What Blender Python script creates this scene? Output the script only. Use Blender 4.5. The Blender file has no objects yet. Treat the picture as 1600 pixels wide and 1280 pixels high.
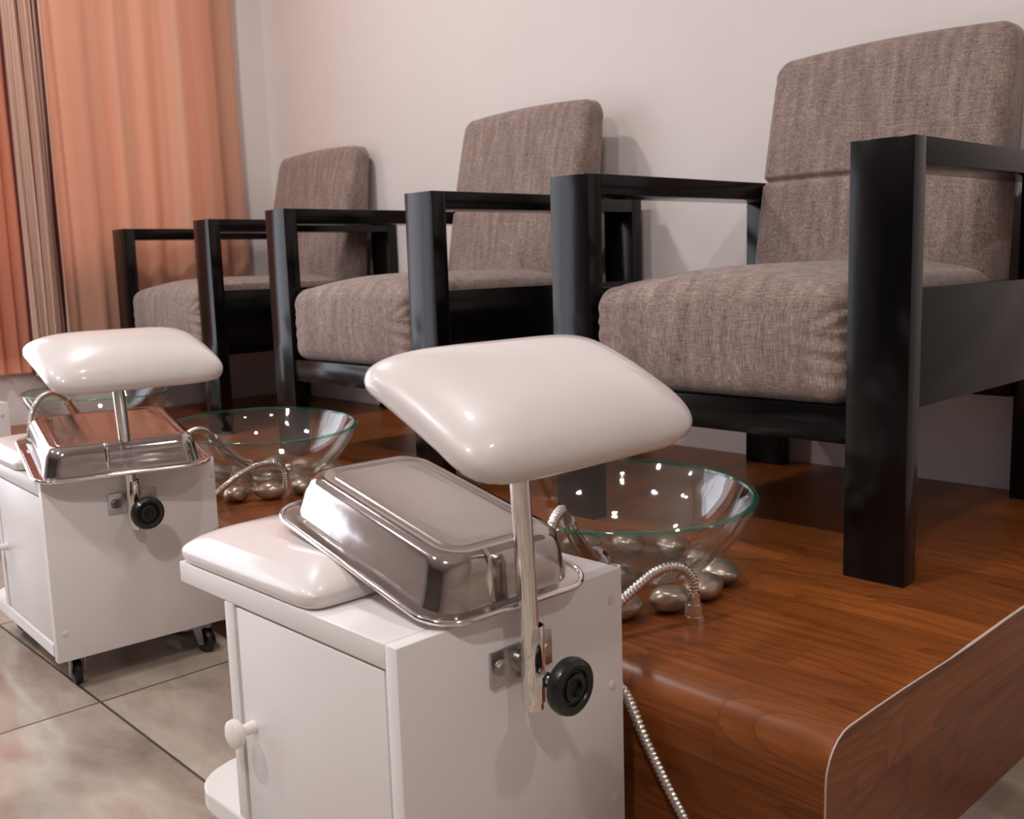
import bpy, bmesh, math, random
from mathutils import Vector, Matrix
C = bpy.context.scene.collection
S = bpy.context.scene
PI = math.pi

# ------------------------------------------------------------------ camera
YAW, PITCH, ROLL = 0.8176, 0.1446, -0.0313
cam_d = bpy.data.cameras.new('camera')
cam = bpy.data.objects.new('camera', cam_d); C.objects.link(cam)
fw = Vector((-math.sin(YAW)*math.cos(PITCH), math.cos(YAW)*math.cos(PITCH), -math.sin(PITCH)))
rt = Vector((math.cos(YAW), math.sin(YAW), 0)); up = rt.cross(fw)
rt2 = math.cos(ROLL)*rt + math.sin(ROLL)*up
up2 = -math.sin(ROLL)*rt + math.cos(ROLL)*up
m = Matrix((rt2, up2, -fw)).transposed().to_4x4(); m.translation = (0, 0, .7168)
cam.matrix_world = m
cam_d.sensor_width = 36; cam_d.lens = 1556.6*36/1600; cam_d.clip_start = .02
cam_d.dof.use_dof = True; cam_d.dof.focus_distance = 1.25; cam_d.dof.aperture_fstop = 11
S.camera = cam

# ------------------------------------------------------------------ light
w = bpy.data.worlds.new('world'); S.world = w; w.use_nodes = True
w.node_tree.nodes['Background'].inputs[0].default_value = (.90, .90, 1, 1)
w.node_tree.nodes['Background'].inputs[1].default_value = 3.8
S.view_settings.view_transform = 'Standard'; S.view_settings.look = 'None'
S.view_settings.exposure = -0.08; S.view_settings.gamma = 1
S.cycles.max_bounces = 10; S.cycles.transparent_max_bounces = 16
S.cycles.use_denoising = True
CEIL = 2.55
PZ = .2275
LAMPS = [(.2, -.8, 29), (-1.3, -.8, 26), (-2.8, -.8, 17), (-.75, .85, 7), (-2.65, .95, 18), (.9, .95, 9)]

# ------------------------------------------------------------------ helpers
def srgb(r, g, b):
    f = lambda c: (c/255/12.92) if c/255 <= .04045 else ((c/255+.055)/1.055)**2.4
    return (f(r), f(g), f(b), 1)
def mat(name):
    m = bpy.data.materials.new(name); m.use_nodes = True
    nt = m.node_tree; return m, nt, nt.nodes['Principled BSDF']
def N(nt, t, **k):
    n = nt.nodes.new(t)
    for a, b in k.items():
        if a.startswith('i_'): n.inputs[a[2:].replace('_', ' ')].default_value = b
        else: setattr(n, a, b)
    return n
def L(nt, a, b): nt.links.new(a, b)
def ramp(nt, fac, stops):
    r = N(nt, 'ShaderNodeValToRGB'); e = r.color_ramp.elements
    e[0].position, e[0].color = stops[0]; e[1].position, e[1].color = stops[-1]
    for p, c in stops[1:-1]:
        x = e.new(p); x.color = c
    L(nt, fac, r.inputs[0]); return r.outputs[0]
def mapping(nt, scale=(1, 1, 1), rot=(0, 0, 0), loc=(0, 0, 0), out='Object'):
    t = N(nt, 'ShaderNodeTexCoord'); mp = N(nt, 'ShaderNodeMapping')
    mp.inputs['Scale'].default_value = scale; mp.inputs['Rotation'].default_value = rot; mp.inputs['Location'].default_value = loc
    L(nt, t.outputs[out], mp.inputs[0]); return mp.outputs[0]
def noise(nt, vec, scale, detail=4, rough=.5, dist=0):
    n = N(nt, 'ShaderNodeTexNoise'); n.inputs['Scale'].default_value = scale
    n.inputs['Detail'].default_value = detail; n.inputs['Roughness'].default_value = rough
    n.inputs['Distortion'].default_value = dist
    L(nt, vec, n.inputs['Vector']); return n.outputs['Fac']
def mixc(nt, fac, a, b, mode='MIX'):
    n = N(nt, 'ShaderNodeMix', data_type='RGBA', blend_type=mode)
    for s, v in ((n.inputs[0], fac), (n.inputs[6], a), (n.inputs[7], b)):
        if hasattr(v, 'is_linked'): L(nt, v, s)
        else: s.default_value = v
    return n.outputs[2]
def math_(nt, op, a, b=None, c=None):
    n = N(nt, 'ShaderNodeMath', operation=op)
    for i, v in enumerate((a, b, c)):
        if v is None: continue
        if hasattr(v, 'is_linked'): L(nt, v, n.inputs[i])
        else: n.inputs[i].default_value = v
    return n.outputs[0]
def bump(nt, p, h, strength, dist=.001):
    b = N(nt, 'ShaderNodeBump'); b.inputs['Strength'].default_value = strength; b.inputs['Distance'].default_value = dist
    L(nt, h, b.inputs['Height']); L(nt, b.outputs[0], p.inputs['Normal'])
def simple(name, col, rough=.5, metal=0, coat=0, bumps=None, var=0, coat_rough=.05):
    m, nt, p = mat(name)
    p.inputs['Base Color'].default_value = col; p.inputs['Roughness'].default_value = rough
    p.inputs['Metallic'].default_value = metal; p.inputs['Coat Weight'].default_value = coat
    p.inputs['Coat Roughness'].default_value = coat_rough
    v = mapping(nt)
    if var:
        n = noise(nt, v, 6, 5)
        dk = tuple(c*(1-var) for c in col[:3])+(1,)
        L(nt, mixc(nt, n, dk, col), p.inputs['Base Color'])
    if bumps: bump(nt, p, noise(nt, v, bumps[0], 4), bumps[1], bumps[2])
    return m

M = {}
M['wall'] = simple('wall_paint', srgb(230, 220, 217), .62, bumps=(55, .25, .002), var=.05)
M['wall_mid'] = simple('taupe_wall', srgb(160, 145, 138), .6)
M['wall_dark'] = simple('dark_brown_wall', srgb(52, 38, 34), .6)
M['ceiling'] = simple('ceiling_paint', srgb(205, 198, 194), .8)
M['white_wood'] = simple('white_laminate', srgb(232, 227, 225), .34, bumps=(180, .12, .0006), var=.04)
M['white_edge'] = simple('white_edge_band', srgb(225, 215, 210), .45, var=.06)
M['plastic'] = simple('white_plastic', srgb(240, 234, 230), .3)
M['chrome'] = simple('chrome', (.82, .80, .79, 1), .07, 1)
M['dullsteel'] = simple('zinc_plate', (.55, .53, .52, 1), .28, 1, bumps=(90, .3, .0005))
M['rubber'] = simple('black_rubber', (.006, .006, .0065, 1), .36, coat=.1)
M['grey_metal'] = simple('caster_bracket', (.45, .44, .44, 1), .35, 1)
M['hose'] = simple('braided_steel_hose', (.72, .68, .65, 1), .2, 1)
M['window_frame'] = simple('window_frame', srgb(230, 230, 228), .4)
M['rod'] = simple('curtain_rod', (.3, .2, .12, 1), .35, 1)

# black stained wood
m, nt, p = mat('black_stained_wood')
v = mapping(nt, (3, 3, .6)); n = noise(nt, v, 30, 5, .6)
L(nt, mixc(nt, n, (.0015, .0012, .0013, 1), (.005, .004, .0042, 1)), p.inputs['Base Color'])
p.inputs['Roughness'].default_value = .16; p.inputs['Specular IOR Level'].default_value = .30
bump(nt, p, n, .08, .001); M['dark'] = m

# vinyl, pearly white
m, nt, p = mat('pearl_white_vinyl')
v = mapping(nt, (1, 1, 1)); n = noise(nt, v, 9, 3)
L(nt, mixc(nt, n, srgb(212, 203, 201), srgb(226, 218, 216)), p.inputs['Base Color'])
p.inputs['Roughness'].default_value = .34; p.inputs['Coat Weight'].default_value = .8; p.inputs['Coat Roughness'].default_value = .055
bump(nt, p, noise(nt, mapping(nt), 14, 3), .18, .004); M['vinyl'] = m

# stainless steel, slightly brushed
m, nt, p = mat('stainless_steel')
p.inputs['Base Color'].default_value = (.86, .81, .79, 1); p.inputs['Metallic'].default_value = 1
v = mapping(nt, (40, 40, 40)); n = noise(nt, v, 8, 5)
L(nt, math_(nt, 'MULTIPLY_ADD', n, .08, .05), p.inputs['Roughness'])
bump(nt, p, noise(nt, mapping(nt), 16, 3), .10, .003); M['steel'] = m
m, nt, p = mat('matte_stainless_top')
p.inputs['Base Color'].default_value = (.88, .83, .80, 1); p.inputs['Metallic'].default_value = 1
v = mapping(nt, (4, 120, 40)); n = noise(nt, v, 8, 5)
L(nt, math_(nt, 'MULTIPLY_ADD', n, .10, .20), p.inputs['Roughness'])
bump(nt, p, noise(nt, mapping(nt), 12, 2), .06, .004); M['steel_matte'] = m

# upholstery
def fabric():
    m, nt, p = mat('taupe_woven_fabric')
    a = noise(nt, mapping(nt, (760, 760, 44)), 1, 3, .7)      # threads running up
    b = noise(nt, mapping(nt, (50, 70, 900)), 1, 3, .7)       # threads running across
    c_ = noise(nt, mapping(nt, (60, 30, 7)), 1, 3, .6)        # slubs
    d = noise(nt, mapping(nt), 7, 3)
    s = math_(nt, 'ADD', math_(nt, 'MULTIPLY', a, .5), math_(nt, 'ADD', math_(nt, 'MULTIPLY', b, .38), math_(nt, 'MULTIPLY', c_, .22)))
    col = ramp(nt, s, [(.41, srgb(72, 58, 55)), (.52, srgb(134, 115, 108)), (.60, srgb(160, 141, 133)), (.69, srgb(206, 188, 178))])
    col = mixc(nt, math_(nt, 'MULTIPLY', d, .35), col, srgb(122, 99, 92))
    L(nt, col, p.inputs['Base Color']); p.inputs['Roughness'].default_value = .85
    p.inputs['Sheen Weight'].default_value = .35; p.inputs['Sheen Roughness'].default_value = .4
    p.inputs['Specular IOR Level'].default_value = .2
    bump(nt, p, s, .5, .0012); return m
M['fabric'] = fabric()

# laminate flooring wood: grain along local X of the object (or along Y)
def laminate(name, along='x', front=False):
    m, nt, p = mat(name)
    rot = (0, 0, 0) if along == 'x' else (0, 0, PI/2)
    if front: rot = (PI/2, 0, 0) if along == 'x' else (PI/2, 0, PI/2)
    t = N(nt, 'ShaderNodeTexCoord'); sep = N(nt, 'ShaderNodeSeparateXYZ'); L(nt, t.outputs['Object'], sep.inputs[0])
    com = N(nt, 'ShaderNodeCombineXYZ')
    u = sep.outputs[0] if along == 'x' else sep.outputs[1]
    vv = sep.outputs[2] if front else (sep.outputs[1] if along == 'x' else sep.outputs[0])
    if along == 'x': vv = math_(nt, 'SUBTRACT', sep.outputs[1], sep.outputs[2])
    L(nt, u, com.inputs[0]); L(nt, vv, com.inputs[1])
    br = N(nt, 'ShaderNodeTexBrick'); L(nt, com.outputs[0], br.inputs['Vector'])
    br.offset = .37; br.inputs['Scale'].default_value = 1
    br.inputs['Brick Width'].default_value = .62; br.inputs['Row Height'].default_value = .072
    br.inputs['Mortar Size'].default_value = .0006; br.inputs['Mortar Smooth'].default_value = .3
    br.inputs['Color1'].default_value = (0, 0, 0, 1); br.inputs['Color2'].default_value = (1, 1, 1, 1); br.inputs['Mortar'].default_value = (.5, .5, .5, 1)
    # each board shifts the grain
    mp = N(nt, 'ShaderNodeVectorMath', operation='MULTIPLY_ADD')
    L(nt, br.outputs['Color'], mp.inputs[0]); mp.inputs[1].default_value = (3.1, .0, 7.7); L(nt, com.outputs[0], mp.inputs[2])
    sc = N(nt, 'ShaderNodeVectorMath', operation='MULTIPLY'); L(nt, mp.outputs[0], sc.inputs[0]); sc.inputs[1].default_value = (1.0, 6.5, 1)
    big = noise(nt, sc.outputs[0], 1.0, 2, .45, .3)
    rings = math_(nt, 'FRACT', math_(nt, 'MULTIPLY', big, 17))
    rings = math_(nt, 'POWER', rings, 3.5)
    sc2 = N(nt, 'ShaderNodeVectorMath', operation='MULTIPLY'); L(nt, mp.outputs[0], sc2.inputs[0]); sc2.inputs[1].default_value = (9, 330, 1)
    fine = noise(nt, sc2.outputs[0], 1.0, 4, .65)
    col = ramp(nt, fine, [(.28, srgb(110, 56, 22)), (.5, srgb(138, 75, 31)), (.75, srgb(158, 92, 42))])
    col = mixc(nt, math_(nt, 'MULTIPLY', rings, .48), col, srgb(82, 36, 14))
    bv = ramp(nt, br.outputs['Color'], [(0, (.74, .71, .68, 1)), (1, (1.08, 1.08, 1.08, 1))])
    col = mixc(nt, 1.0, col, bv, 'MULTIPLY')
    col = mixc(nt, math_(nt, 'MULTIPLY', br.outputs['Fac'], .45), col, srgb(60, 26, 12))
    L(nt, col, p.inputs['Base Color'])
    p.inputs['Roughness'].default_value = .34; p.inputs['Specular IOR Level'].default_value = .42
    bump(nt, p, fine, .10, .0006); return m
M['lam_top'] = laminate('cherry_laminate', 'x')
M['lam_front'] = laminate('cherry_laminate_front', 'x', True)
M['lam_end'] = laminate('cherry_laminate_end', 'y', True)
M['trim'] = simple('pale_edge_strip', srgb(196, 176, 166), .5)

# marble tile floor
m, nt, p = mat('marble_tiles')
T = .55
v = mapping(nt, (1/T, 1/T, 1), loc=(1.667/T, -.580/T, 0))
sep = N(nt, 'ShaderNodeSeparateXYZ'); L(nt, v, sep.inputs[0])
def gl(o):
    f = math_(nt, 'FRACT', math_(nt, 'ADD', o, 50.0))
    d = math_(nt, 'MINIMUM', f, math_(nt, 'SUBTRACT', 1.0, f))
    return math_(nt, 'LESS_THAN', d, .0042)
grout = math_(nt, 'MAXIMUM', gl(sep.outputs[0]), gl(sep.outputs[1]))
fl = N(nt, 'ShaderNodeVectorMath', operation='FLOOR'); L(nt, v, fl.inputs[0])
wn = N(nt, 'ShaderNodeTexWhiteNoise'); L(nt, fl.outputs[0], wn.inputs['Vector'])
off = N(nt, 'ShaderNodeVectorMath', operation='MULTIPLY_ADD'); L(nt, wn.outputs['Color'], off.inputs[0]); off.inputs[1].default_value = (5, 5, 5)
obj_v = mapping(nt, (1, 1, 1)); L(nt, obj_v, off.inputs[2])
st = N(nt, 'ShaderNodeMapping'); L(nt, off.outputs[0], st.inputs[0]); st.inputs['Scale'].default_value = (2.2, 5.2, 1); st.inputs['Rotation'].default_value = (0, 0, .5)
c1 = noise(nt, st.outputs[0], 1.3, 6, .55, .25)
c2 = noise(nt, st.outputs[0], 1.6, 5, .55, .4)
col = ramp(nt, c1, [(.3, srgb(124, 108, 97)), (.45, srgb(158, 143, 130)), (.58, srgb(178, 165, 151)), (.72, srgb(162, 136, 124))])
ve = math_(nt, 'ABSOLUTE', math_(nt, 'SUBTRACT', c2, .5))
vein = ramp(nt, ve, [(0, (1, 1, 1, 1)), (.035, (0, 0, 0, 1))])
col = mixc(nt, math_(nt, 'MULTIPLY', vein, .16), col, srgb(150, 124, 112))
col = mixc(nt, grout, col, srgb(64, 52, 48))
L(nt, col, p.inputs['Base Color'])
L(nt, math_(nt, 'MULTIPLY_ADD', grout, .5, .14), p.inputs['Roughness'])
M['floor'] = m

# curtains
def cloth(name, a, b, trans, stripes, hard=False):
    m, nt, p = mat(name)
    n = noise(nt, mapping(nt, (1, stripes, .15)), 1, 3, .6)
    if hard: n = ramp(nt, n, [(.40, (0, 0, 0, 1)), (.47, (1, 1, 1, 1))])
    wv = noise(nt, mapping(nt, (300, 300, 300)), 1, 2)
    col = mixc(nt, n, a, b)
    L(nt, col, p.inputs['Base Color']); p.inputs['Roughness'].default_value = .75
    bump(nt, p, wv, .15, .0005)
    tr = N(nt, 'ShaderNodeBsdfTranslucent'); L(nt, col, tr.inputs['Color'])
    mx = N(nt, 'ShaderNodeMixShader'); mx.inputs[0].default_value = trans
    L(nt, p.outputs[0], mx.inputs[1]); L(nt, tr.outputs[0], mx.inputs[2])
    L(nt, mx.outputs[0], nt.nodes['Material Output'].inputs[0]); return m
M['orange'] = cloth('orange_curtain_cloth', srgb(218, 150, 116), srgb(226, 196, 176), .38, 20)
M['orange_deep'] = cloth('deep_orange_curtain_cloth', srgb(196, 92, 62), srgb(216, 158, 128), .25, 60)
M['brown'] = cloth('brown_satin_cloth', srgb(88, 26, 26), srgb(215, 180, 162), .12, 70, True)  # maroon is the stripe colour and also paints in dark fold creases

# glass: thin clear and green edge
def glass(name, tint, rough=.02, solid=0.0):
    m, nt, p = mat(name); nt.nodes.remove(p)
    tr = N(nt, 'ShaderNodeBsdfTransparent'); tr.inputs[0].default_value = tint
    gl_ = N(nt, 'ShaderNodeBsdfGlossy'); gl_.inputs['Roughness'].default_value = rough; gl_.inputs[0].default_value = (1, 1, 1, 1)
    lw = N(nt, 'ShaderNodeLayerWeight'); lw.inputs[0].default_value = .5
    frn = math_(nt, 'MULTIPLY_ADD', math_(nt, 'POWER', lw.outputs['Facing'], 3.2), .8, .075)
    mx = N(nt, 'ShaderNodeMixShader'); L(nt, frn, mx.inputs[0]); L(nt, tr.outputs[0], mx.inputs[1]); L(nt, gl_.outputs[0], mx.inputs[2])
    out = mx.outputs[0]
    if solid:
        df = N(nt, 'ShaderNodeBsdfDiffuse'); df.inputs[0].default_value = (.03, .42, .28, 1)
        m2 = N(nt, 'ShaderNodeMixShader'); m2.inputs[0].default_value = solid
        L(nt, out, m2.inputs[1]); L(nt, df.outputs[0], m2.inputs[2]); out = m2.outputs[0]
    L(nt, out, nt.nodes['Material Output'].inputs[0]); return m
M['glass'] = glass('clear_glass', (.915, .935, .93, 1), .035)
M['glass_rim'] = glass('green_glass_edge', (.62, .88, .79, 1), .04, .05)
M['pane'] = glass('window_pane_glass', (.97, .98, .98, 1), .0)
m, nt, p = mat('pearl_pebble')
v = mapping(nt); n = noise(nt, v, 22, 5, .6)
L(nt, mixc(nt, n, srgb(150, 128, 112), srgb(214, 196, 180)), p.inputs['Base Color'])
p.inputs['Metallic'].default_value = .75; p.inputs['Roughness'].default_value = .3
bump(nt, p, noise(nt, v, 60, 3), .2, .001); M['pebble'] = m

# ------------------------------------------------------------------ mesh helpers
def mk(name, verts, faces, material, parent=None, smooth=False, angle=None):
    me = bpy.data.meshes.new(name); me.from_pydata([tuple(v) for v in verts], [], faces); me.update()
    o = bpy.data.objects.new(name, me); C.objects.link(o)
    if material: me.materials.append(material)
    if parent: o.parent = parent
    if smooth: me.polygons.foreach_set('use_smooth', [True]*len(me.polygons))
    if angle is not None:
        me.polygons.foreach_set('use_smooth', [True]*len(me.polygons))
        me.set_sharp_from_angle(angle=angle)
    return o
def from_bm(name, bm, material, parent=None, angle=.6):
    bmesh.ops.recalc_face_normals(bm, faces=bm.faces)
    me = bpy.data.meshes.new(name); bm.to_mesh(me); bm.free()
    o = bpy.data.objects.new(name, me); C.objects.link(o); me.materials.append(material)
    me.polygons.foreach_set('use_smooth', [True]*len(me.polygons)); me.set_sharp_from_angle(angle=angle)
    if parent: o.parent = parent
    return o
def add_box(bm, x0, x1, y0, y1, z0, z1, bev=.0015, seg=2):
    vs = [bm.verts.new((x, y, z)) for x in (x0, x1) for y in (y0, y1) for z in (z0, z1)]
    fs = [(0, 1, 3, 2), (4, 6, 7, 5), (0, 4, 5, 1), (2, 3, 7, 6), (0, 2, 6, 4), (1, 5, 7, 3)]
    F = [bm.faces.new([vs[i] for i in f]) for f in fs]
    if bev:
        E = list({e for f in F for e in f.edges})
        bmesh.ops.bevel(bm, geom=E, offset=bev, segments=seg, affect='EDGES', profile=.5)
def box(name, x0, x1, y0, y1, z0, z1, material, parent=None, bev=.0015):
    bm = bmesh.new(); add_box(bm, x0, x1, y0, y1, z0, z1, bev); return from_bm(name, bm, material, parent)
def lathe(name, prof, material, parent=None, n=64, mtx=None, angle=.7, closed=False):
    vs, fs = [], []
    for r, z in prof:
        for k in range(n):
            a = 2*PI*k/n; vs.append(Vector((r*math.cos(a), r*math.sin(a), z)))
    m_ = len(prof)
    for i in range(m_ if closed else m_-1):
        j = (i+1) % m_
        for k in range(n):
            l = (k+1) % n; fs.append((i*n+k, i*n+l, j*n+l, j*n+k))
    if not closed:
        if prof[0][0] > 0: fs.append(tuple(reversed(range(n))))
        fs.append(tuple(range((m_-1)*n, m_*n)))
    if mtx: vs = [mtx @ v for v in vs]
    bm = bmesh.new(); V = [bm.verts.new(v) for v in vs]
    for f in fs:
        try: bm.faces.new([V[i] for i in f])
        except ValueError: pass
    bmesh.ops.remove_doubles(bm, verts=bm.verts, dist=1e-6)
    return from_bm(name, bm, material, parent, angle)
def spline(pts, step=.004):
    P = [Vector(p) for p in pts]; P = [2*P[0]-P[1]]+P+[2*P[-1]-P[-2]]; out = []
    for i in range(1, len(P)-2):
        p0, p1, p2, p3 = P[i-1:i+3]; n = max(2, int((p2-p1).length/step))
        for k in range(n):
            t = k/n
            out.append(.5*((2*p1)+(p2-p0)*t+(2*p0-5*p1+4*p2-p3)*t*t+(3*p1-p0-3*p2+p3)*t**3))
    out.append(P[-2]); return out
def tube(name, path, rad, material, parent=None, n=12, angle=1.2, cap=True):
    vs, fs = [], []; pn = None
    for i, p in enumerate(path):
        t = (path[min(i+1, len(path)-1)]-path[max(i-1, 0)]).normalized()
        if pn is None: pn = t.orthogonal().normalized()
        pn = (pn - t*pn.dot(t)).normalized(); b = t.cross(pn)
        r = rad(i) if callable(rad) else rad
        for k in range(n):
            a = 2*PI*k/n; vs.append(p+pn*(r*math.cos(a))+b*(r*math.sin(a)))
    for i in range(len(path)-1):
        for k in range(n):
            l = (k+1) % n; fs.append((i*n+k, i*n+l, (i+1)*n+l, (i+1)*n+k))
    if cap: fs += [tuple(reversed(range(n))), tuple(range((len(path)-1)*n, len(path)*n))]
    return mk(name, vs, fs, material, parent, angle=angle)
def ax(loc, z, roll=0):          # matrix whose +Z points along z
    q = Vector(z).to_track_quat('Z', 'Y').to_matrix().to_4x4(); q.translation = loc
    return q
def rounded_box(name, hx, hy, hz, r, material, parent, n=14, deform=None, angle=3.2):
    """box with rounded edges, dense mesh, optional deform(p, unit) -> p"""
    def ts(h):
        a = [-h+r*(k/4.0) for k in range(5)]
        m_ = [-h+r+(2*h-2*r)*k/n for k in range(1, n)]
        return a+m_+[h-r*(1-k/4.0) for k in range(5)]
    X, Y, Z = ts(hx), ts(hy), ts(hz)
    bm = bmesh.new()
    def face(A, B, f):
        g = [[bm.verts.new(f(a, b)) for b in B] for a in A]
        for i in range(len(A)-1):
            for j in range(len(B)-1):
                bm.faces.new((g[i][j], g[i+1][j], g[i+1][j+1], g[i][j+1]))
    for s in (-1, 1):
        face(X, Y, lambda a, b: (a, b, s*hz)); face(X, Z, lambda a, b: (a, s*hy, b)); face(Y, Z, lambda a, b: (s*hx, a, b))
    bmesh.ops.remove_doubles(bm, verts=bm.verts, dist=1e-5)
    for v in bm.verts:
        q = Vector((max(-hx+r, min(hx-r, v.co.x)), max(-hy+r, min(hy-r, v.co.y)), max(-hz+r, min(hz-r, v.co.z))))
        d = v.co-q
        # cube -> sphere spreading
        if d.length > 1e-9:
            d = Vector([math.tan(c/r*PI/4) for c in d]) ; v.co = q+d.normalized()*r
        if deform: v.co = deform(v.co.copy(), Vector((v.co.x/hx, v.co.y/hy, v.co.z/hz)))
    return from_bm(name, bm, material, parent, angle)
def thing(name, label, cat, loc=(0, 0, 0), rz=0, group=None):
    o = bpy.data.objects.new(name, None); C.objects.link(o); o.location = loc; o.rotation_euler = (0, 0, rz)
    o.empty_display_size = .05; tag(o, label, cat, group); return o
def tag(o, label, cat, group=None):
    o['label'] = label; o['category'] = cat
    if group: o['group'] = group
    return o
def struct(o): o['kind'] = 'structure'; return o
def copy_tree(o, parent=None):
    c = o.copy(); C.objects.link(c)
    if parent: c.parent = parent
    for ch in list(o.children): copy_tree(ch, c)
    return c

# ------------------------------------------------------------------ the room
XL, XR, YB, YF = -3.60, 1.9, 2.105, -4.4
struct(box('floor', XL-.12, XR+.12, YF-.12, YB+.12, -.05, 0, M['floor'], bev=0))
struct(box('ceiling', XL-.12, XR+.12, YF-.12, YB+.12, CEIL, CEIL+.08, M['ceiling'], bev=0))
struct(box('wall_back', XL-.12, XR+.12, YB, YB+.12, 0, CEIL, M['wall'], bev=0))
struct(box('wall_front', XL-.12, XR+.12, YF-.12, YF, 0, CEIL, M['wall_dark'], bev=0))
struct(box('wall_right', XR, XR+.12, YF, YB, 0, CEIL, M['wall_mid'], bev=0))
WINS = ((-1.5, .90, .06, 2.2), (1.0, 1.86, .72, 2.2))     # y0, y1, z0, z1: full-height glazing, curtained window
bm = bmesh.new()
for a in ((YF, -1.5, 0, CEIL), (.90, 1.0, 0, CEIL), (1.86, YB, 0, CEIL), (-1.5, .90, 0, .06), (-1.5, .90, 2.2, CEIL), (1.0, 1.86, 0, .72), (1.0, 1.86, 2.2, CEIL)):
    add_box(bm, XL-.12, XL, *a, bev=0)
struct(from_bm('wall_left', bm, M['wall']))
for wi, (WY0, WY1, WZ0, WZ1) in enumerate(WINS):
    bm = bmesh.new(); mid = (WY0+WY1)/2
    for a in ((WY0, WY1, WZ0, WZ0+.05), (WY0, WY1, WZ1-.05, WZ1), (WY0, WY0+.05, WZ0, WZ1), (WY1-.05, WY1, WZ0, WZ1), (mid-.025, mid+.025, WZ0, WZ1)):
        add_box(bm, XL-.09, XL-.04, *a, bev=.002)
    win = struct(from_bm('window_%d' % (wi+1), bm, M['window_frame']))
    box('window_pane', XL-.068, XL-.062, WY0+.05, WY1-.05, WZ0+.05, WZ1-.05, M['pane'], win, 0)
    # portal: helps sampling of the sky, gives no light of its own
    pl = bpy.data.lights.new('window_portal', 'AREA'); pl.shape = 'RECTANGLE'; pl.size = WZ1-WZ0; pl.size_y = WY1-WY0
    pl.cycles.is_portal = True
    po = bpy.data.objects.new('window_portal', pl); C.objects.link(po)
    po.location = (XL-.13, mid, (WZ0+WZ1)/2); po.rotation_euler = (0, -PI/2, 0)

# ceiling downlights
M['bulb'], nt, p = mat('lamp_diffuser')
p.inputs['Emission Color'].default_value = (1, .93, .86, 1); p.inputs['Emission Strength'].default_value = 30
for i, (x, y, e) in enumerate(LAMPS):
    t = thing('ceiling_downlight', 'round white recessed ceiling downlight above the pedicure chairs', 'light', (x, y, CEIL), group='ceiling downlights')
    lathe('trim_ring', [(.055, -.006), (.075, -.006), (.078, 0), (.052, 0), (.052, -.003)], M['plastic'], t, 32, closed=True)
    lathe('diffuser', [(.0, -.002), (.05, -.002), (.05, -.0005), (0, -.0005)], M['bulb'], t, 32)
    ld = bpy.data.lights.new('downlight', 'AREA'); ld.shape = 'DISK'; ld.size = .13; ld.energy = e; ld.color = (1, .965, .94)
    lo = bpy.data.objects.new('downlight', ld); C.objects.link(lo); lo.parent = t; lo.location = (0, 0, -.012)

# ------------------------------------------------------------------ platform
PX0, PX1, PY0, PY1 = XL+.001, -.4825, .874, YB-.001
plat = thing('wooden_platform', 'low raised platform covered in cherry wood laminate with rounded front edge under the armchairs', 'platform', (0, 0, 0))
R = .048
prof = [(PY1, PZ)]+[(PY0+R-R*math.sin(a), PZ-R+R*math.cos(a)) for a in [PI/2*k/12 for k in range(13)]]
n0 = len(prof)
vs, fs = [], []
NX = 40
deck_v = [(PX0+(PX1-.002-PX0)*i/NX, y, z) for i in range(NX+1) for (y, z) in prof]
for i in range(NX):
    for k in range(n0-1):
        fs.append((i*n0+k, (i+1)*n0+k, (i+1)*n0+k+1, i*n0+k+1))
# thickness below so that the sheet has a body
deck = mk('deck_sheet', deck_v, fs, M['lam_top'], plat, smooth=True)
box('front_panel', PX0, PX1-.002, PY0, PY0+.012, 0.0, PZ-R, M['lam_front'], plat, 0)
box('end_panel', PX1-.010, PX1, PY0+.001, PY1, 0.0, PZ-.001, M['lam_end'], plat, .0)
box('core', PX0, PX1-.012, PY0+.04, PY1, 0.0, PZ-.002, M['dark'], plat, 0)
# cut the end panel's upper front corner round: rebuild as polygon prism
bpy.data.objects.remove(plat.children[-2], do_unlink=True)
pp = [(PY1, PZ), (PY1, 0), (PY0, 0)]+[(PY0+R-R*math.cos(a), PZ-R+R*math.sin(a)) for a in [PI/2*k/10 for k in range(11)]]
bm = bmesh.new()
A = [bm.verts.new((PX1-.002, y, z)) for y, z in pp]; B = [bm.verts.new((PX1, y, z)) for y, z in pp]
bm.faces.new(A); bm.faces.new(list(reversed(B)))
for i in range(len(pp)):
    j = (i+1) % len(pp); bm.faces.new((A[i], A[j], B[j], B[i]))
from_bm('end_panel', bm, M['lam_end'], plat)
# pale edge strip following the corner, slightly peeled
path = [Vector((PX1+.0008, PY0-.0006, z)) for z in (.002, .05, .1, .15, PZ-R)]
path += [Vector((PX1+.0008, PY0+R-(R+.0006)*math.cos(a), PZ-R+(R+.0006)*math.sin(a))) for a in [PI/2*k/6 for k in range(1, 7)]]
path += [Vector((PX1+.0008+.0012*math.sin(y*17), y, PZ+.0004)) for y in [PY0+R+.06*k for k in range(1, 20)]]
bm = bmesh.new(); prev = None
wdt = lambda i: .0008+(.0012 if 14 < i < 24 else 0)
for i, q in enumerate(path):
    t_ = (path[min(i+1, len(path)-1)]-path[max(i-1, 0)]).normalized(); nn = Vector((1, 0, 0)).cross(t_).normalized()
    row = [bm.verts.new(q+Vector((s*wdt(i) - wdt(i) + .0008, 0, 0))+nn*h) for s, h in ((-1, -.0006), (1, -.0006), (1, .0008), (-1, .0008))]
    if prev:
        for k in range(4): bm.faces.new((prev[k], prev[(k+1) % 4], row[(k+1) % 4], row[k]))
    prev = row
tr = from_bm('edge_strip', bm, M['trim'], plat); tr['label'] = 'pale edge strip, slightly lifted along the platform corner'

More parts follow.
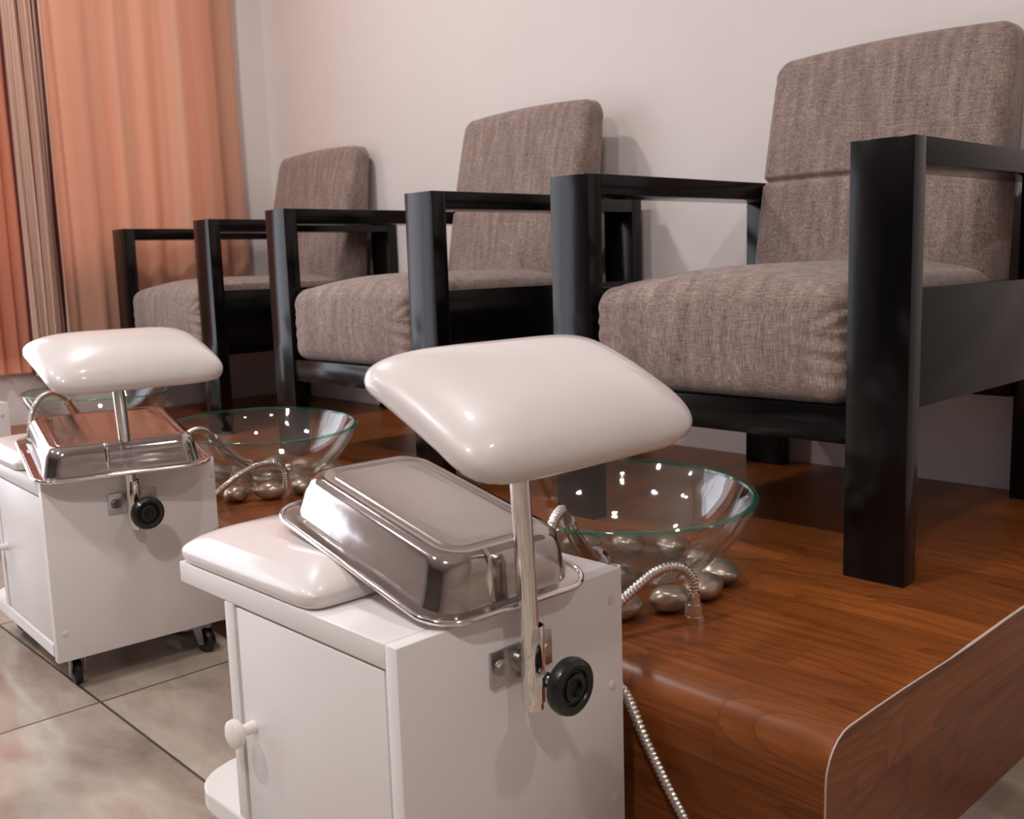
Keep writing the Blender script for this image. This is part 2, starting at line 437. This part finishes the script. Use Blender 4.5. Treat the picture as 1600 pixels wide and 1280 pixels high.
# ------------------------------------------------------------------ armchairs
W_, D_, LW, LD, AH = .7057, .693, .096, .0374, .65
def build_chair(label):
    """origin: right outer front corner on the platform; +x right, +y back"""
    t = thing('armchair', label, 'armchair', group='taupe armchairs on the platform')
    K = M['dark']
    for xa in (0, -(W_-LW)):
        box('leg', xa-LW, xa, 0, LD, 0, AH, K, t, .0012)
        box('leg', xa-LW, xa, D_-LD, D_, 0, AH, K, t, .0012)
        box('armrest', xa-LW, xa, LD, D_-LD, AH-LD, AH, K, t, .0012)
    box('side_panel', -.03, -.0006, LD, D_-LD, .2645, .4378, K, t, .001)
    box('side_panel', -W_+.0006, -W_+.03, LD, D_-LD, .2645, .4378, K, t, .001)
    box('front_rail', -W_+LW, -LW, .003, .035, .2038, .2596, K, t, .0012)
    box('back_rail', -W_+LW, -LW, D_-.05, D_-.015, .2038, .2596, K, t, .0012)
    box('seat_board', -W_+LW, -LW, .03, D_-.05, .235, .2590, K, t, .001)
    hw = (W_-2*LW)/2-.001; cx = -W_/2
    # seat cushion
    sd = .56; hz = .095
    def dseat(p, u):
        top = max(0, u.z)
        ed = (1-abs(u.x)**2.6)*(1-max(0, -u.y)**6*.8)
        p.z += .022*top*ed + .006*top*math.sin(p.x*9+1)
        if u.z > 0: p.z -= .012*top*max(0, -u.y)**4
        p.y -= .010*(1-abs(u.x)**3)*(1-u.z*u.z)*(1 if u.y < 0 else 0)*max(0, -u.y)
        # gathered pleats at the front corners, strongest on the right
        for sx, am in ((1, .0042), (-1, .0022)):
            d = (1-sx*u.x)*hw
            if d < .11 and u.y < -.4:
                fz = p.z+.55*d*(1 if p.z > .02 else -.3)
                p.y += am*math.exp(-d/.035)*math.sin(fz*210+sx)*math.exp(-((u.z-.1)/.75)**4)
                p.y += .006*math.exp(-d/.02)
                if u.z > .6: p.z += am*.9*math.exp(-d/.04)*math.sin(p.y*170)
        return p
    s = rounded_box('seat_cushion', hw, sd/2, hz, .030, M['fabric'], t, 46, dseat)
    s.location = (cx, sd/2+.002, .2600+hz)
    # back cushion: a leaning slab, thicker below, with a seam
    H = .50; z0 = .36
    bh = (H)/2+.024
    def dback(p, u):
        zz = p.z+bh                     # 0 .. 2bh
        f = zz/(2*bh)
        front = .500+.070*f+.042*f*f     # distance from the chair front
        back = .640+.043*f
        thick = back-front
        y = p.y/ .06                    # -1 .. 1
        if y < 0: y -= .06*(1-abs(u.x)**2.5)*(1-f**8)*(1 if f > .1 else 0)
        yy = front+(y+1)/2*thick
        seam = math.exp(-((z0+zz-.650)/.0052)**2)
        if u.y < .3: yy += .013*seam*(1 if p.y < 0 else .3)
        xx = p.x*(1-.012*f) * (1-.010*seam)
        zt = z0+zz+ (.010*(1-u.x*u.x) if f > .8 else 0)*(f-.8)/.2
        # folded corners at the top
        for sx in (1, -1):
            d = (1-sx*u.x)*hw; e = (1-f)*2*bh
            if d < .09 and e < .09: yy += .0035*math.exp(-d/.03)*math.sin((d+1.1*e)*150)*math.exp(-e/.05)
        return Vector((xx, yy, zt))
    b = rounded_box('back_cushion', hw, .06, bh, .036, M['fabric'], t, 120, dback)
    b.location = (cx, 0, 0)
    return t
ch1 = build_chair('large armchair nearest on the right, its right armrest cut off by the picture edge')
ch2 = copy_tree(ch1); ch3 = copy_tree(ch1)
ch1.location = (-.6405, 1.377, PZ); ch1.rotation_euler.z = -.0016
ch2.location = (-1.6841, 1.3647, PZ); ch2.rotation_euler.z = -.006
ch3.location = (-2.79, 1.408, PZ); ch3.rotation_euler.z = .004
ch2['label'] = 'middle taupe armchair with black arms, between the nearest and the farthest armchair'
ch3['label'] = 'farthest taupe armchair with black arms, standing against the orange curtain'

# ------------------------------------------------------------------ pedicure trolleys
CW = .318; ZT = .378
def superrect(th, a, b, e):
    c_, s_ = math.cos(th), math.sin(th)
    return (a*math.copysign(abs(c_)**(2/e), c_), b*math.copysign(abs(s_)**(2/e), s_))
def pad(name, a, b, h, e, material, parent, dome=2.6, pw=.5, under=.012, wob=0, inset=.93, arch=0):
    """upholstered cushion: a superellipse outline with domed top, flat piped underside"""
    n, rings = 96, 26
    vs = []; fs = []
    rs = [math.sin(PI/2*k/rings) for k in range(rings+1)]
    rnd = random.Random(4)
    for k, r in enumerate(rs):
        for j in range(n):
            x, y = superrect(2*PI*j/n, a, b, 2+(e-2)*(.35+.65*r))
            z = under+(h-under)*(max(0, 1-r**dome))**pw
            vs.append(Vector((x*r, y*r, z - arch*(x*r/a)**2)))
    for q, zz in ((1.0, under*.55), (.985, under*.15), (inset, 0.0), (.5, 0), (0.0, 0.0)):
        for j in range(n):
            x, y = superrect(2*PI*j/n, a, b, e)
            wz = wob*(math.sin(j*1.9)+math.sin(j*3.1+1))*(.5 if q in (1.0, .985) else .2)
            vs.append(Vector((x*q, y*q, zz+wz - arch*(x*q/a)**2)))
    m_ = len(vs)//n
    for i in range(m_-1):
        for j in range(n):
            l = (j+1) % n; fs.append((i*n+j, (i+1)*n+j, (i+1)*n+l, i*n+l))
    bm = bmesh.new(); V = [bm.verts.new(v) for v in vs]
    for f in fs:
        bm.faces.new([V[i] for i in f])
    bmesh.ops.remove_doubles(bm, verts=bm.verts, dist=1e-6)
    bmesh.ops.dissolve_degenerate(bm, dist=1e-6, edges=bm.edges)
    return from_bm(name, bm, material, parent, 2.0)
def plate(name, x0, x1, y0, y1, z0, z1, rc, material, parent):
    """board with rounded corners at the x0 end"""
    pts = []
    for cx, cy, a0 in ((x0+rc, y1-rc, PI/2), (x0+rc, y0+rc, PI)):
        for k in range(9): a = a0+PI/2*k/8; pts.append((cx+rc*math.cos(a), cy+rc*math.sin(a)))
    pts += [(x1, y0), (x1, y1)]
    bm = bmesh.new(); A = [bm.verts.new((x, y, z0)) for x, y in pts]; B = [bm.verts.new((x, y, z1)) for x, y in pts]
    f1 = bm.faces.new(A); f2 = bm.faces.new(B)
    for i in range(len(pts)):
        j = (i+1) % len(pts); bm.faces.new((A[i], A[j], B[j], B[i]))
    bmesh.ops.bevel(bm, geom=list(set(f1.edges) | set(f2.edges)), offset=.0025, segments=3, affect='EDGES')
    return from_bm(name, bm, material, parent)
def build_trolley(label, tilt, pole_y, zpad, pad_y, pad_x=.008, pad_rz=0, CW=.318, ch=.050, pb=.162):
    t = thing('pedicure_trolley', label, 'trolley', group='white pedicure trolleys on the tiles')
    w_ = M['white_wood']
    p1 = box('side_panel', -.018, 0, 0, CW, .060, ZT, w_, t)
    for yy, zz in ((.30, .345), (.30, .245), (.30, .11), (.016, .11)):
        lathe('screw_cap', [(0, 0), (.0055, 0), (.0055, .0006), (.004, .0012), (0, .0014)], M['white_edge'], p1, 20, ax((0, yy, zz), (1, 0, 0)))
    box('side_panel', -.316, -.296, 0, CW, .092, .3525, w_, t)
    box('top_board', -.420, -.0184, 0, CW, .353, ZT, w_, t)
    box('back_panel', -.296, -.0184, CW-.014, CW-.002, .092, .3525, w_, t)
    d = box('door', -.291, -.0225, .0015, .018, .095, .3495, w_, t, .001)
    kb = lathe('knob', [(0, 0), (.0075, 0), (.0065, .012), (.007, .017), (.0145, .019), (.0165, .023), (.0155, .028), (.010, .031), (0, .032)], M['plastic'], d, 36,
          ax((-.270, .0018, .216), (0, -1, 0)))
    plate('base_board', -.446, -.0184, -.001, CW-.004, .066, .0915, .06, w_, t)
    # casters
    for cx, cy, an in ((-.034, .040, 2.95), (-.034, CW-.036, .25), (-.405, .045, .7), (-.405, CW-.045, 2.0)):
        top = .060 if cx > -.1 else .066
        c_ = box('caster', cx-.017, cx+.017, cy-.017, cy+.017, top-.0030, top-.0001, M['grey_metal'], t, .0008)
        dx, dy = math.cos(an), math.sin(an); hx, hy = -dy, dx
        wc = Vector((cx+dx*.012, cy+dy*.012, .0225))
        lathe('wheel', [(0, -.0085), (.006, -.0085), (.008, -.007), (.016, -.0075), (.0205, -.0075), (.0225, -.0045), (.0225, .0045), (.0205, .0075), (.016, .0075), (.008, .007), (.006, .0085), (0, .0085)], M['rubber'], c_, 40, ax(wc, (hx, hy, 0)))
        bm = bmesh.new()
        for s in (-1, 1):
            o_ = Vector((hx, hy, 0))*(s*.0112)
            pts = [Vector((cx, cy, top-.003))+Vector((dx, dy, 0))*q for q in (-.016, .016)]
            pr_ = [pts[0], pts[1], wc+Vector((dx*.009, dy*.009, -.004)), wc+Vector((-dx*.006, -dy*.006, -.008))]
            a_ = [bm.verts.new(v+o_*1.0) for v in pr_]; b_ = [bm.verts.new(v+o_*1.14) for v in pr_]
            bm.faces.new(a_); bm.faces.new(b_)
            for i in range(4): bm.faces.new((a_[i], a_[(i+1) % 4], b_[(i+1) % 4], b_[i]))
        a0 = [Vector((cx, cy, top-.003))+Vector((dx, dy, 0))*q+Vector((hx, hy, 0))*s for q, s in ((-.016, -.0126), (.016, -.0126), (.016, .0126), (-.016, .0126))]
        a_ = [bm.verts.new(v) for v in a0]; b_ = [bm.verts.new(v-Vector((0, 0, .0018))) for v in a0]
        bm.faces.new(a_); bm.faces.new(b_)
        for i in range(4): bm.faces.new((a_[i], a_[(i+1) % 4], b_[(i+1) % 4], b_[i]))
        from_bm('fork', bm, M['grey_metal'], c_, .3)
    # stool cushion on the overhanging top
    sc = pad('stool_cushion', .146, CW/2+.002, ch, 15, M['vinyl'], t, dome=2.5, pw=.62, under=.014)
    sc.location = (-.279, CW/2, ZT+.0005)
    # clamp for the foot rest post
    sx = .0215
    br = box('bracket', .0003, .0034, pole_y-.040, pole_y+.047, .304, .340, M['dullsteel'], t, .0006)
    for yy in (pole_y-.028, pole_y+.036):
        bm = bmesh.new()
        bmesh.ops.create_cone(bm, segments=6, radius1=.0065, radius2=.0062, depth=.005, cap_ends=True, matrix=ax((.006, yy, .322), (1, 0, 0)))
        bmesh.ops.create_cone(bm, segments=20, radius1=.0085, radius2=.0085, depth=.0012, cap_ends=True, matrix=ax((.0040, yy, .322), (1, 0, 0)))
        from_bm('bolt', bm, M['dullsteel'], br, .4)
    tube('saddle_strap', [Vector((.0034, pole_y, .322)), Vector((.011, pole_y, .322))], .012, M['dullsteel'], br, 16)
    lathe('clamp_sleeve', [(.0104, .0), (.0118, .0), (.0124, .001), (.0124, .0775), (.0118, .079), (.0104, .079)], M['chrome'], t, 40, Matrix.Translation((sx, pole_y, .2840)), closed=True)
    tilt_v = Vector((-.0, -.011, .235)).normalized()
    base = Vector((sx, pole_y, .276)); topz = zpad+.004
    tube('footrest_post', [base, base+tilt_v*((topz-base.z)/tilt_v.z)], .0100, M['chrome'], t, 40)
    # hand knob on a threaded shaft
    ks = tube('clamp_knob_shaft', [Vector((sx+.0124, pole_y, .3110)), Vector((sx+.045, pole_y+.004, .3110))], .0042, M['chrome'], t, 20)
    bm = bmesh.new(); bmesh.ops.create_cone(bm, segments=6, radius1=.0085, radius2=.0085, depth=.007, cap_ends=True, matrix=ax((sx+.0162, pole_y, .311), (1, 0, 0)))
    from_bm('nut', bm, M['chrome'], ks, .4)
    lathe('clamp_knob', [(0, 0), (.010, 0), (.013, -.004), (.022, -.003), (.0275, .002), (.0290, .008), (.0275, .014), (.0230, .0175), (.0185, .0165), (.0165, .0130), (.0150, .0130), (.0140, .0160), (.0110, .0170), (.0085, .0165), (.0075, .0120), (0, .0115)],
          M['rubber'], t, 48, ax((sx+.038, pole_y+.004, .311), (1, 0, 0)), angle=.5)
    # tilted foot rest: padded cushion on a board
    fc = pad('footrest_cushion', .098, pb, .050, 6.5, M['vinyl'], t, dome=3.0, pw=.56, under=.014, wob=.0005, inset=.94, arch=.008)
    fc.rotation_euler = (0, tilt, pad_rz); fc.location = (pad_x, pad_y, zpad)
    bd = plate('footrest_board', -.075, .075, -.115, .115, -.012, .001, .02, M['white_edge'], t)
    bd.rotation_euler = fc.rotation_euler; bd.location = fc.location
    return t
t1 = build_trolley('nearest white pedicure trolley, with a white padded foot rest on a chrome post', .45, .152, .577, .180)
t1.location = (-.6995, .504, 0); t1.rotation_euler.z = .02
t2 = build_trolley('second white pedicure trolley, left of the nearest one, its foot rest tilted less', .33, .146, .566, .156, .005, 0, .306, .040, .150)
t2.location = (-1.737, .5405, 0); t2.rotation_euler.z = -.045
t3 = build_trolley('third white pedicure trolley, only a corner and caster showing at the left edge', .31, .120, .545, .100, .0)
t3.location = (-2.985, .548, 0); t3.rotation_euler.z = 0

# ------------------------------------------------------------------ steel trays lying upside down on the trolleys
def build_tray(label, h, e, Lh, Wh, topm):
    t = thing('steel_tray', label, 'tray', group='upturned steel trays on the trolleys')
    n = 16
    def ring(hx, hy, rc, z):
        out = []
        for cx, cy, a0 in ((hx-rc, hy-rc, 0), (-hx+rc, hy-rc, PI/2), (-hx+rc, -hy+rc, PI), (hx-rc, -hy+rc, 3*PI/2)):
            for k in range(n): a = a0+PI/2*k/(n-1); out.append(Vector((cx+rc*math.cos(a)-Lh, cy+rc*math.sin(a), z)))
        return out
    # e = inset of the embossed line, s = inset of the shoulder
    s = .030
    prof = [(.004, .0045, .040), (.016, .0040, .036), (.018, .0045, .034), (.0195, .008, .033), (.0225, h*.45, .032), (.0252, h*.70, .032), (.0290, h*.88, .032), (.0340, h*.98, .031), (.040, h, .030),
            (e-.006, h, .022), (e-.0035, h-.0013, .021), (e-.0015, h-.0015, .020), (e, h-.0005, .019), (e+.003, h-.0001, .018)]
    def build(name, pr_, fill, material, extra=None):
        bm = bmesh.new(); rows = [[bm.verts.new(v) for v in ring(Lh-d, Wh-d, rc, z)] for d, z, rc in pr_]
        for a, b in zip(rows, rows[1:]):
            for k in range(len(a)):
                l = (k+1) % len(a); bm.faces.new((a[k], a[l], b[l], b[k]))
        if fill: bm.faces.new(rows[-1])
        bmesh.ops.solidify(bm, geom=list(bm.faces), thickness=.0008)
        return from_bm(name, bm, material, t, .75)
    pts = prof[:9]
    build('tray_wall', pts, False, M['steel'])
    build('tray_base', prof[8:], True, topm)
    rim = [Vector(v) for v in ring(Lh-.004, Wh-.004, .040, .0035)]
    rim.append(rim[0]); rim.append(rim[1])
    tube('rolled_rim', rim, .0034, M['steel'], t, 10, cap=False)
    # embossed notches pressed into the end wall
    for s_ in (-1,):
        tube('pressed_rib', spline([(-.0215-.002, s_*.028, .010), (-.0235-.001, s_*.028, h*.5), (-.030, s_*.028, h*.86), (-.038, s_*.028, h*.975)], .003), .0038, M['steel'], t, 12)
    return t
def pose(o, C0, yaw, tl):
    cy, sy, ct, st = math.cos(yaw), math.sin(yaw), math.cos(tl), math.sin(tl)
    ux = Vector((cy*ct, sy*ct, -st)); uy = Vector((-sy, cy, 0)); uz = ux.cross(uy)
    mm = Matrix((ux, uy, uz)).transposed().to_4x4(); mm.translation = C0; o.rotation_euler = mm.to_euler(); o.location = C0
tr1 = build_tray('upturned stainless steel tray leaning on the cushion of the nearest trolley', .056, .052, .166, .1095, M['steel_matte'])
pose(tr1, Vector((-.686, .652, .3795)), -.041, .195)
tr2 = build_tray('upturned stainless steel tray reflecting orange, lying on the trolley at the left', .051, .048, .161, .150, M['steel'])
pose(tr2, Vector((-1.672, .664, .3795)), -.215, .11)

# ------------------------------------------------------------------ glass foot bowls
def bowl(cx, cy, rimz, r, tx, ty, label):
    t = thing('glass_bowl', label, 'bowl', (cx, cy, PZ), group='round glass foot bowls on the platform')
    H = rimz-PZ
    outer = [(.0, .012), (.050, .012), (.085, .0165), (.118, .028), (.148, .046), (.174, .070), (.194, .097), (.208, .123), (r, H-.0055)]
    th = .0085
    inner = [(r-th, H-.0055), (.199, .127), (.185, .102), (.166, .076), (.141, .0535), (.112, .036), (.080, .0255), (.045, .0215), (0, .0215)]
    def smooth(pr_):
        P = spline([(a, b, 0) for a, b in pr_], .006); return [(max(0, p.x), p.y) for p in P]
    tilt = Matrix.Rotation(ty, 4, 'Y') @ Matrix.Rotation(tx, 4, 'X')
    k = r/.217
    o1 = lathe('bowl_shell', smooth(outer)+smooth(inner), M['glass'], t, 96, tilt, angle=1.0)
    hh = H-.0055
    lathe('rim', [(r-th, hh), (r, hh), (r+.0004, hh+.002), (r-.0012, hh+.0040), (r-th/2, hh+.0048), (r-th+.001, hh+.0040)], M['glass_rim'], t, 96, tilt, angle=1.0, closed=True)['label'] = 'thick green tinted glass rim'
    lathe('drain', [(0, .0222), (.012, .0222), (.014, .0245), (.024, .0245), (.0275, .0225), (.028, .0205), (0, .0205)], M['chrome'], t, 40, tilt)
    lathe('drain_collar', [(.024, .0), (.036, .0), (.036, .004), (.030, .006), (.030, .0116), (.024, .0116)], M['chrome'], t, 40, closed=True)
    return t
bowl(-.983, 1.122, .3745, .2165, .012, .040, 'glass foot bowl nearest the camera, beside the nearest armchair leg')
bowl(-2.049, 1.129, .3745, .2155, .002, .050, 'glass foot bowl in the middle of the row, between the two visible trolleys')
bowl(-3.098, 1.150, .3735, .2130, -.030, .022, 'farthest glass foot bowl, half hidden behind the left foot rest')

# ------------------------------------------------------------------ pebbles
def pebble_mesh(seed):
    rnd = random.Random(seed)
    bm = bmesh.new(); bmesh.ops.create_icosphere(bm, subdivisions=4, radius=1)
    a, b, c_ = .031*rnd.uniform(.88, 1.1), .027*rnd.uniform(.88, 1.12), .0196*rnd.uniform(.9, 1.08)
    ph = [rnd.uniform(0, 6) for _ in range(6)]
    for v in bm.verts:
        n = v.co.copy()
        k = 1+.07*math.sin(2.1*n.x+ph[0])*math.cos(1.7*n.y+ph[1])+.05*math.sin(3*n.y+ph[2])+.03*math.sin(4*n.x+3*n.z+ph[3])
        v.co = Vector((n.x*a*k, n.y*b*k, n.z*c_*(1+.05*math.sin(3*n.x+ph[4]))))
    zmin = min(v.co.z for v in bm.verts)
    for v in bm.verts: v.co.z -= zmin
    me = bpy.data.meshes.new('pebble'); bmesh.ops.recalc_face_normals(bm, faces=bm.faces); bm.to_mesh(me); bm.free()
    me.polygons.foreach_set('use_smooth', [True]*len(me.polygons)); me.materials.append(M['pebble']); return me
PM = [pebble_mesh(s) for s in range(5)]
rnd = random.Random(11)
BN = ['nearest', 'middle', 'farthest']
for bi, (cx, cy, nn, off) in enumerate(((-.983, 1.122, 13, .17), (-2.049, 1.129, 13, .05), (-3.098, 1.150, 13, .3))):
    for k in range(nn):
        a = 2*PI*k/nn+off
        rr = .155+(.007 if k % 2 else -.002)
        o = bpy.data.objects.new('pebble', PM[(k*2+bi) % 5]); C.objects.link(o)
        o.location = (cx+rr*math.cos(a), cy+rr*math.sin(a), PZ); o.rotation_euler = (0, 0, a+PI/2+rnd.uniform(-.25, .25))
        tag(o, 'smooth pearly river pebble in the ring under the %s glass bowl' % BN[bi], 'pebble', 'pebbles under the %s glass bowl' % BN[bi])

# ------------------------------------------------------------------ hoses
def ribbed(path, r, pitch=.0046):
    return tube, path
def hose(name, pts, r, label, which):
    t = thing(name, label, 'hose', pts[0])
    P = spline(pts, .0013)
    o = Vector(pts[0]); P = [p-o for p in P]
    tube('metal_hose', P, lambda i: r*(1+.13*math.sin(2*PI*i*.0013/.0052)), M['hose'], t, 12, 3.0)
    return t, o
def fitting(t, o, base):
    b = Vector(base)-o
    bm = bmesh.new()
    bmesh.ops.create_cone(bm, segments=6, radius1=.0130, radius2=.0130, depth=.010, cap_ends=True, matrix=Matrix.Translation(b+Vector((0, 0, .0052))))
    bmesh.ops.create_cone(bm, segments=32, radius1=.0105, radius2=.0105, depth=.006, cap_ends=True, matrix=Matrix.Translation(b+Vector((0, 0, .0128))))
    bmesh.ops.create_cone(bm, segments=8, radius1=.0125, radius2=.0118, depth=.013, cap_ends=True, matrix=Matrix.Translation(b+Vector((0, 0, .0205))))
    bmesh.ops.create_cone(bm, segments=32, radius1=.0086, radius2=.0078, depth=.018, cap_ends=True, matrix=Matrix.Translation(b+Vector((0, 0, .034))))
    from_bm('hose_fitting', bm, M['chrome'], t, .5)
# hose of the nearest bowl: from the outlet over the platform edge, down behind the trolley, a loop on the tiles and up again into the bowl
F1 = (-.783, 1.061, PZ)
h1 = [(-.783, 1.061, PZ+.040), (-.783, 1.056, PZ+.064), (-.789, 1.038, PZ+.082), (-.800, 1.005, PZ+.083), (-.812, .965, PZ+.062), (-.826, .915, PZ+.026), (-.822, .878, PZ+.004),
      (-.800, .862, PZ-.03), (-.757, .857, .215), (-.731, .855, .214-.004), (-.700, .853, .165), (-.665, .852, .117), (-.640, .851, .085), (-.615, .848, .045), (-.60, .830, .014), (-.63, .78, .008), (-.72, .76, .008), (-.80, .80, .012),
      (-.845, .845, .05), (-.855, .858, .13), (-.862, .858, .25), (-.866, .862, .34), (-.868, .876, .385), (-.880, .905, .398), (-.900, .935, .386), (-.915, .955, .366)]
t, o = hose('shower_hose', h1, .0066, 'ribbed metal shower hose arching from the platform outlet beside the nearest glass bowl', 0)
fitting(t, o, F1)
def handle(t, o, a, b, c_):
    a, b, c_ = Vector(a)-o, Vector(b)-o, Vector(c_)-o
    P = spline([a, (a+b)/2+Vector((0, 0, -.004)), b, c_], .003); n = len(P)
    tube('hand_shower', P, lambda i: .0088+.0035*math.sin(min(1, i/n*1.1)*PI*.5)+(.0012 if i < 6 else 0), M['chrome'], t, 28)
    d = (c_-b).normalized()
    lathe('shower_head', [(0, -.012), (.012, -.012), (.016, -.006), (.021, 0), (.021, .006), (.018, .008), (0, .008)], M['chrome'], t, 32, ax(c_, (d+Vector((0, 0, -1.2))).normalized()))
handle(t, o, (-.913, .953, .369), (-.945, 1.025, .300), (-.958, 1.060, .284))
F2 = (-1.882, 1.088, PZ)
h2 = [(-1.882, 1.088, PZ+.040), (-1.882, 1.084, PZ+.064), (-1.886, 1.065, PZ+.082), (-1.895, 1.030, PZ+.082), (-1.905, .985, PZ+.064), (-1.914, .935, PZ+.030), (-1.905, .888, PZ+.002),
      (-1.89, .862, PZ-.05), (-1.86, .858, .10), (-1.84, .856, .03), (-1.86, .83, .008), (-1.92, .80, .008), (-1.97, .83, .010),
      (-1.955, .862, .06), (-1.94, .862, .2), (-1.930, .866, .32), (-1.928, .880, .375), (-1.932, .905, .396), (-1.945, .938, .392), (-1.965, .970, .366)]
t, o = hose('shower_hose', h2, .0066, 'ribbed metal shower hose arching onto the platform beside the middle glass bowl', 1)
fitting(t, o, F2)
handle(t, o, (-1.963, .966, .370), (-2.000, 1.035, .305), (-2.018, 1.075, .283))
F3 = (-2.90, 1.08, PZ)
h3 = [(-2.92, 1.00, PZ+.040), (-2.92, .998, PZ+.070), (-2.915, .98, PZ+.095), (-2.90, .94, PZ+.075), (-2.89, .895, PZ+.02), (-2.885, .864, PZ-.06), (-2.87, .862, .05), (-2.85, .85, .008), (-2.80, .82, .008), (-2.80, .85, .02),
      (-2.835, .864, .12), (-2.85, .868, .26), (-2.860, .885, .350), (-2.858, .912, .395), (-2.868, .950, .404), (-2.905, .998, .375)]
t, o = hose('shower_hose', h3, .0066, 'ribbed metal shower hose hooked over the rim of the farthest glass bowl', 2)
fitting(t, o, (-2.92, 1.00, PZ))
handle(t, o, (-2.902, .995, .378), (-2.955, 1.045, .315), (-2.990, 1.075, .285))

# ------------------------------------------------------------------ curtains
def curtain(label, x, y0, y1, z0, z1, folds, amp, seed, material, flare=0.0, grp=None, mats=None):
    rnd = random.Random(seed)
    ph = [rnd.uniform(0, 6) for _ in range(8)]; am = [rnd.uniform(.5, 1) for _ in range(8)]
    ny, nz = int(folds*16), 30
    def pt(i, j, side):
        s = i/ny; q = j/nz
        u = s+.012*math.sin(2*PI*s*3+ph[0]+q*1.3)
        wv = math.sin(2*PI*folds*u+ph[1]+.5*math.sin(2*PI*s*2.3+ph[2]))
        wv2 = .45*math.sin(2*PI*folds*2.1*u+ph[3]+q)*am[3]
        k = (.75+.35*(1-q))*(.6+.4*math.sin(2*PI*s*1.7+ph[4])**2)
        yy = y0+(y1-y0)*s+flare*(s-.5)*(1-q)+.004*math.sin(q*5+ph[5]+s*9)
        wv = math.copysign(abs(wv)**.7, wv)
        return Vector((x+amp*k*(wv+wv2)/1.3+side, yy, z0+(z1-z0)*q))
    vs = [pt(i, j, sd) for sd in (0, .0012) for i in range(ny+1) for j in range(nz+1)]
    o_ = (ny+1)*(nz+1); fs = []
    for i in range(ny):
        for j in range(nz):
            a = i*(nz+1)+j; q4 = (a, a+nz+1, a+nz+2, a+1)
            fs.append(q4); fs.append(tuple(k+o_ for k in reversed(q4)))
    for i in range(ny):
        for j in (0, nz): a = i*(nz+1)+j; b = a+nz+1; fs.append((a, b, b+o_, a+o_))
    for j in range(nz):
        for i in (0, ny): a = i*(nz+1)+j; fs.append((a, a+1, a+1+o_, a+o_))
    c = mk('curtain', vs, fs, material, None, smooth=True)
    tag(c, label, 'curtain', grp); return c
curtain('wide orange curtain hanging in shallow folds behind the farthest armchair', XL+.030, 1.20, 1.955, .425, 2.30, 6.5, .017, 5, M['orange'])
curtain('deep orange curtain edge, left of the brown striped curtain', XL+.030, .80, 1.145, .405, 2.30, 6, .010, 9, M['orange_deep'])
curtain('narrow brown curtain gathered in tight folds beside the wide orange curtain', XL+.070, 1.112, 1.245, .395, 2.30, 6, .016, 3, M['brown'])
rod = tube('curtain_rod', [Vector((XL+.05, .70, 2.315)), Vector((XL+.05, 2.06, 2.315))], .012, M['rod'])
tag(rod, 'slim metal rod carrying the curtains on the left wall', 'curtain rod')
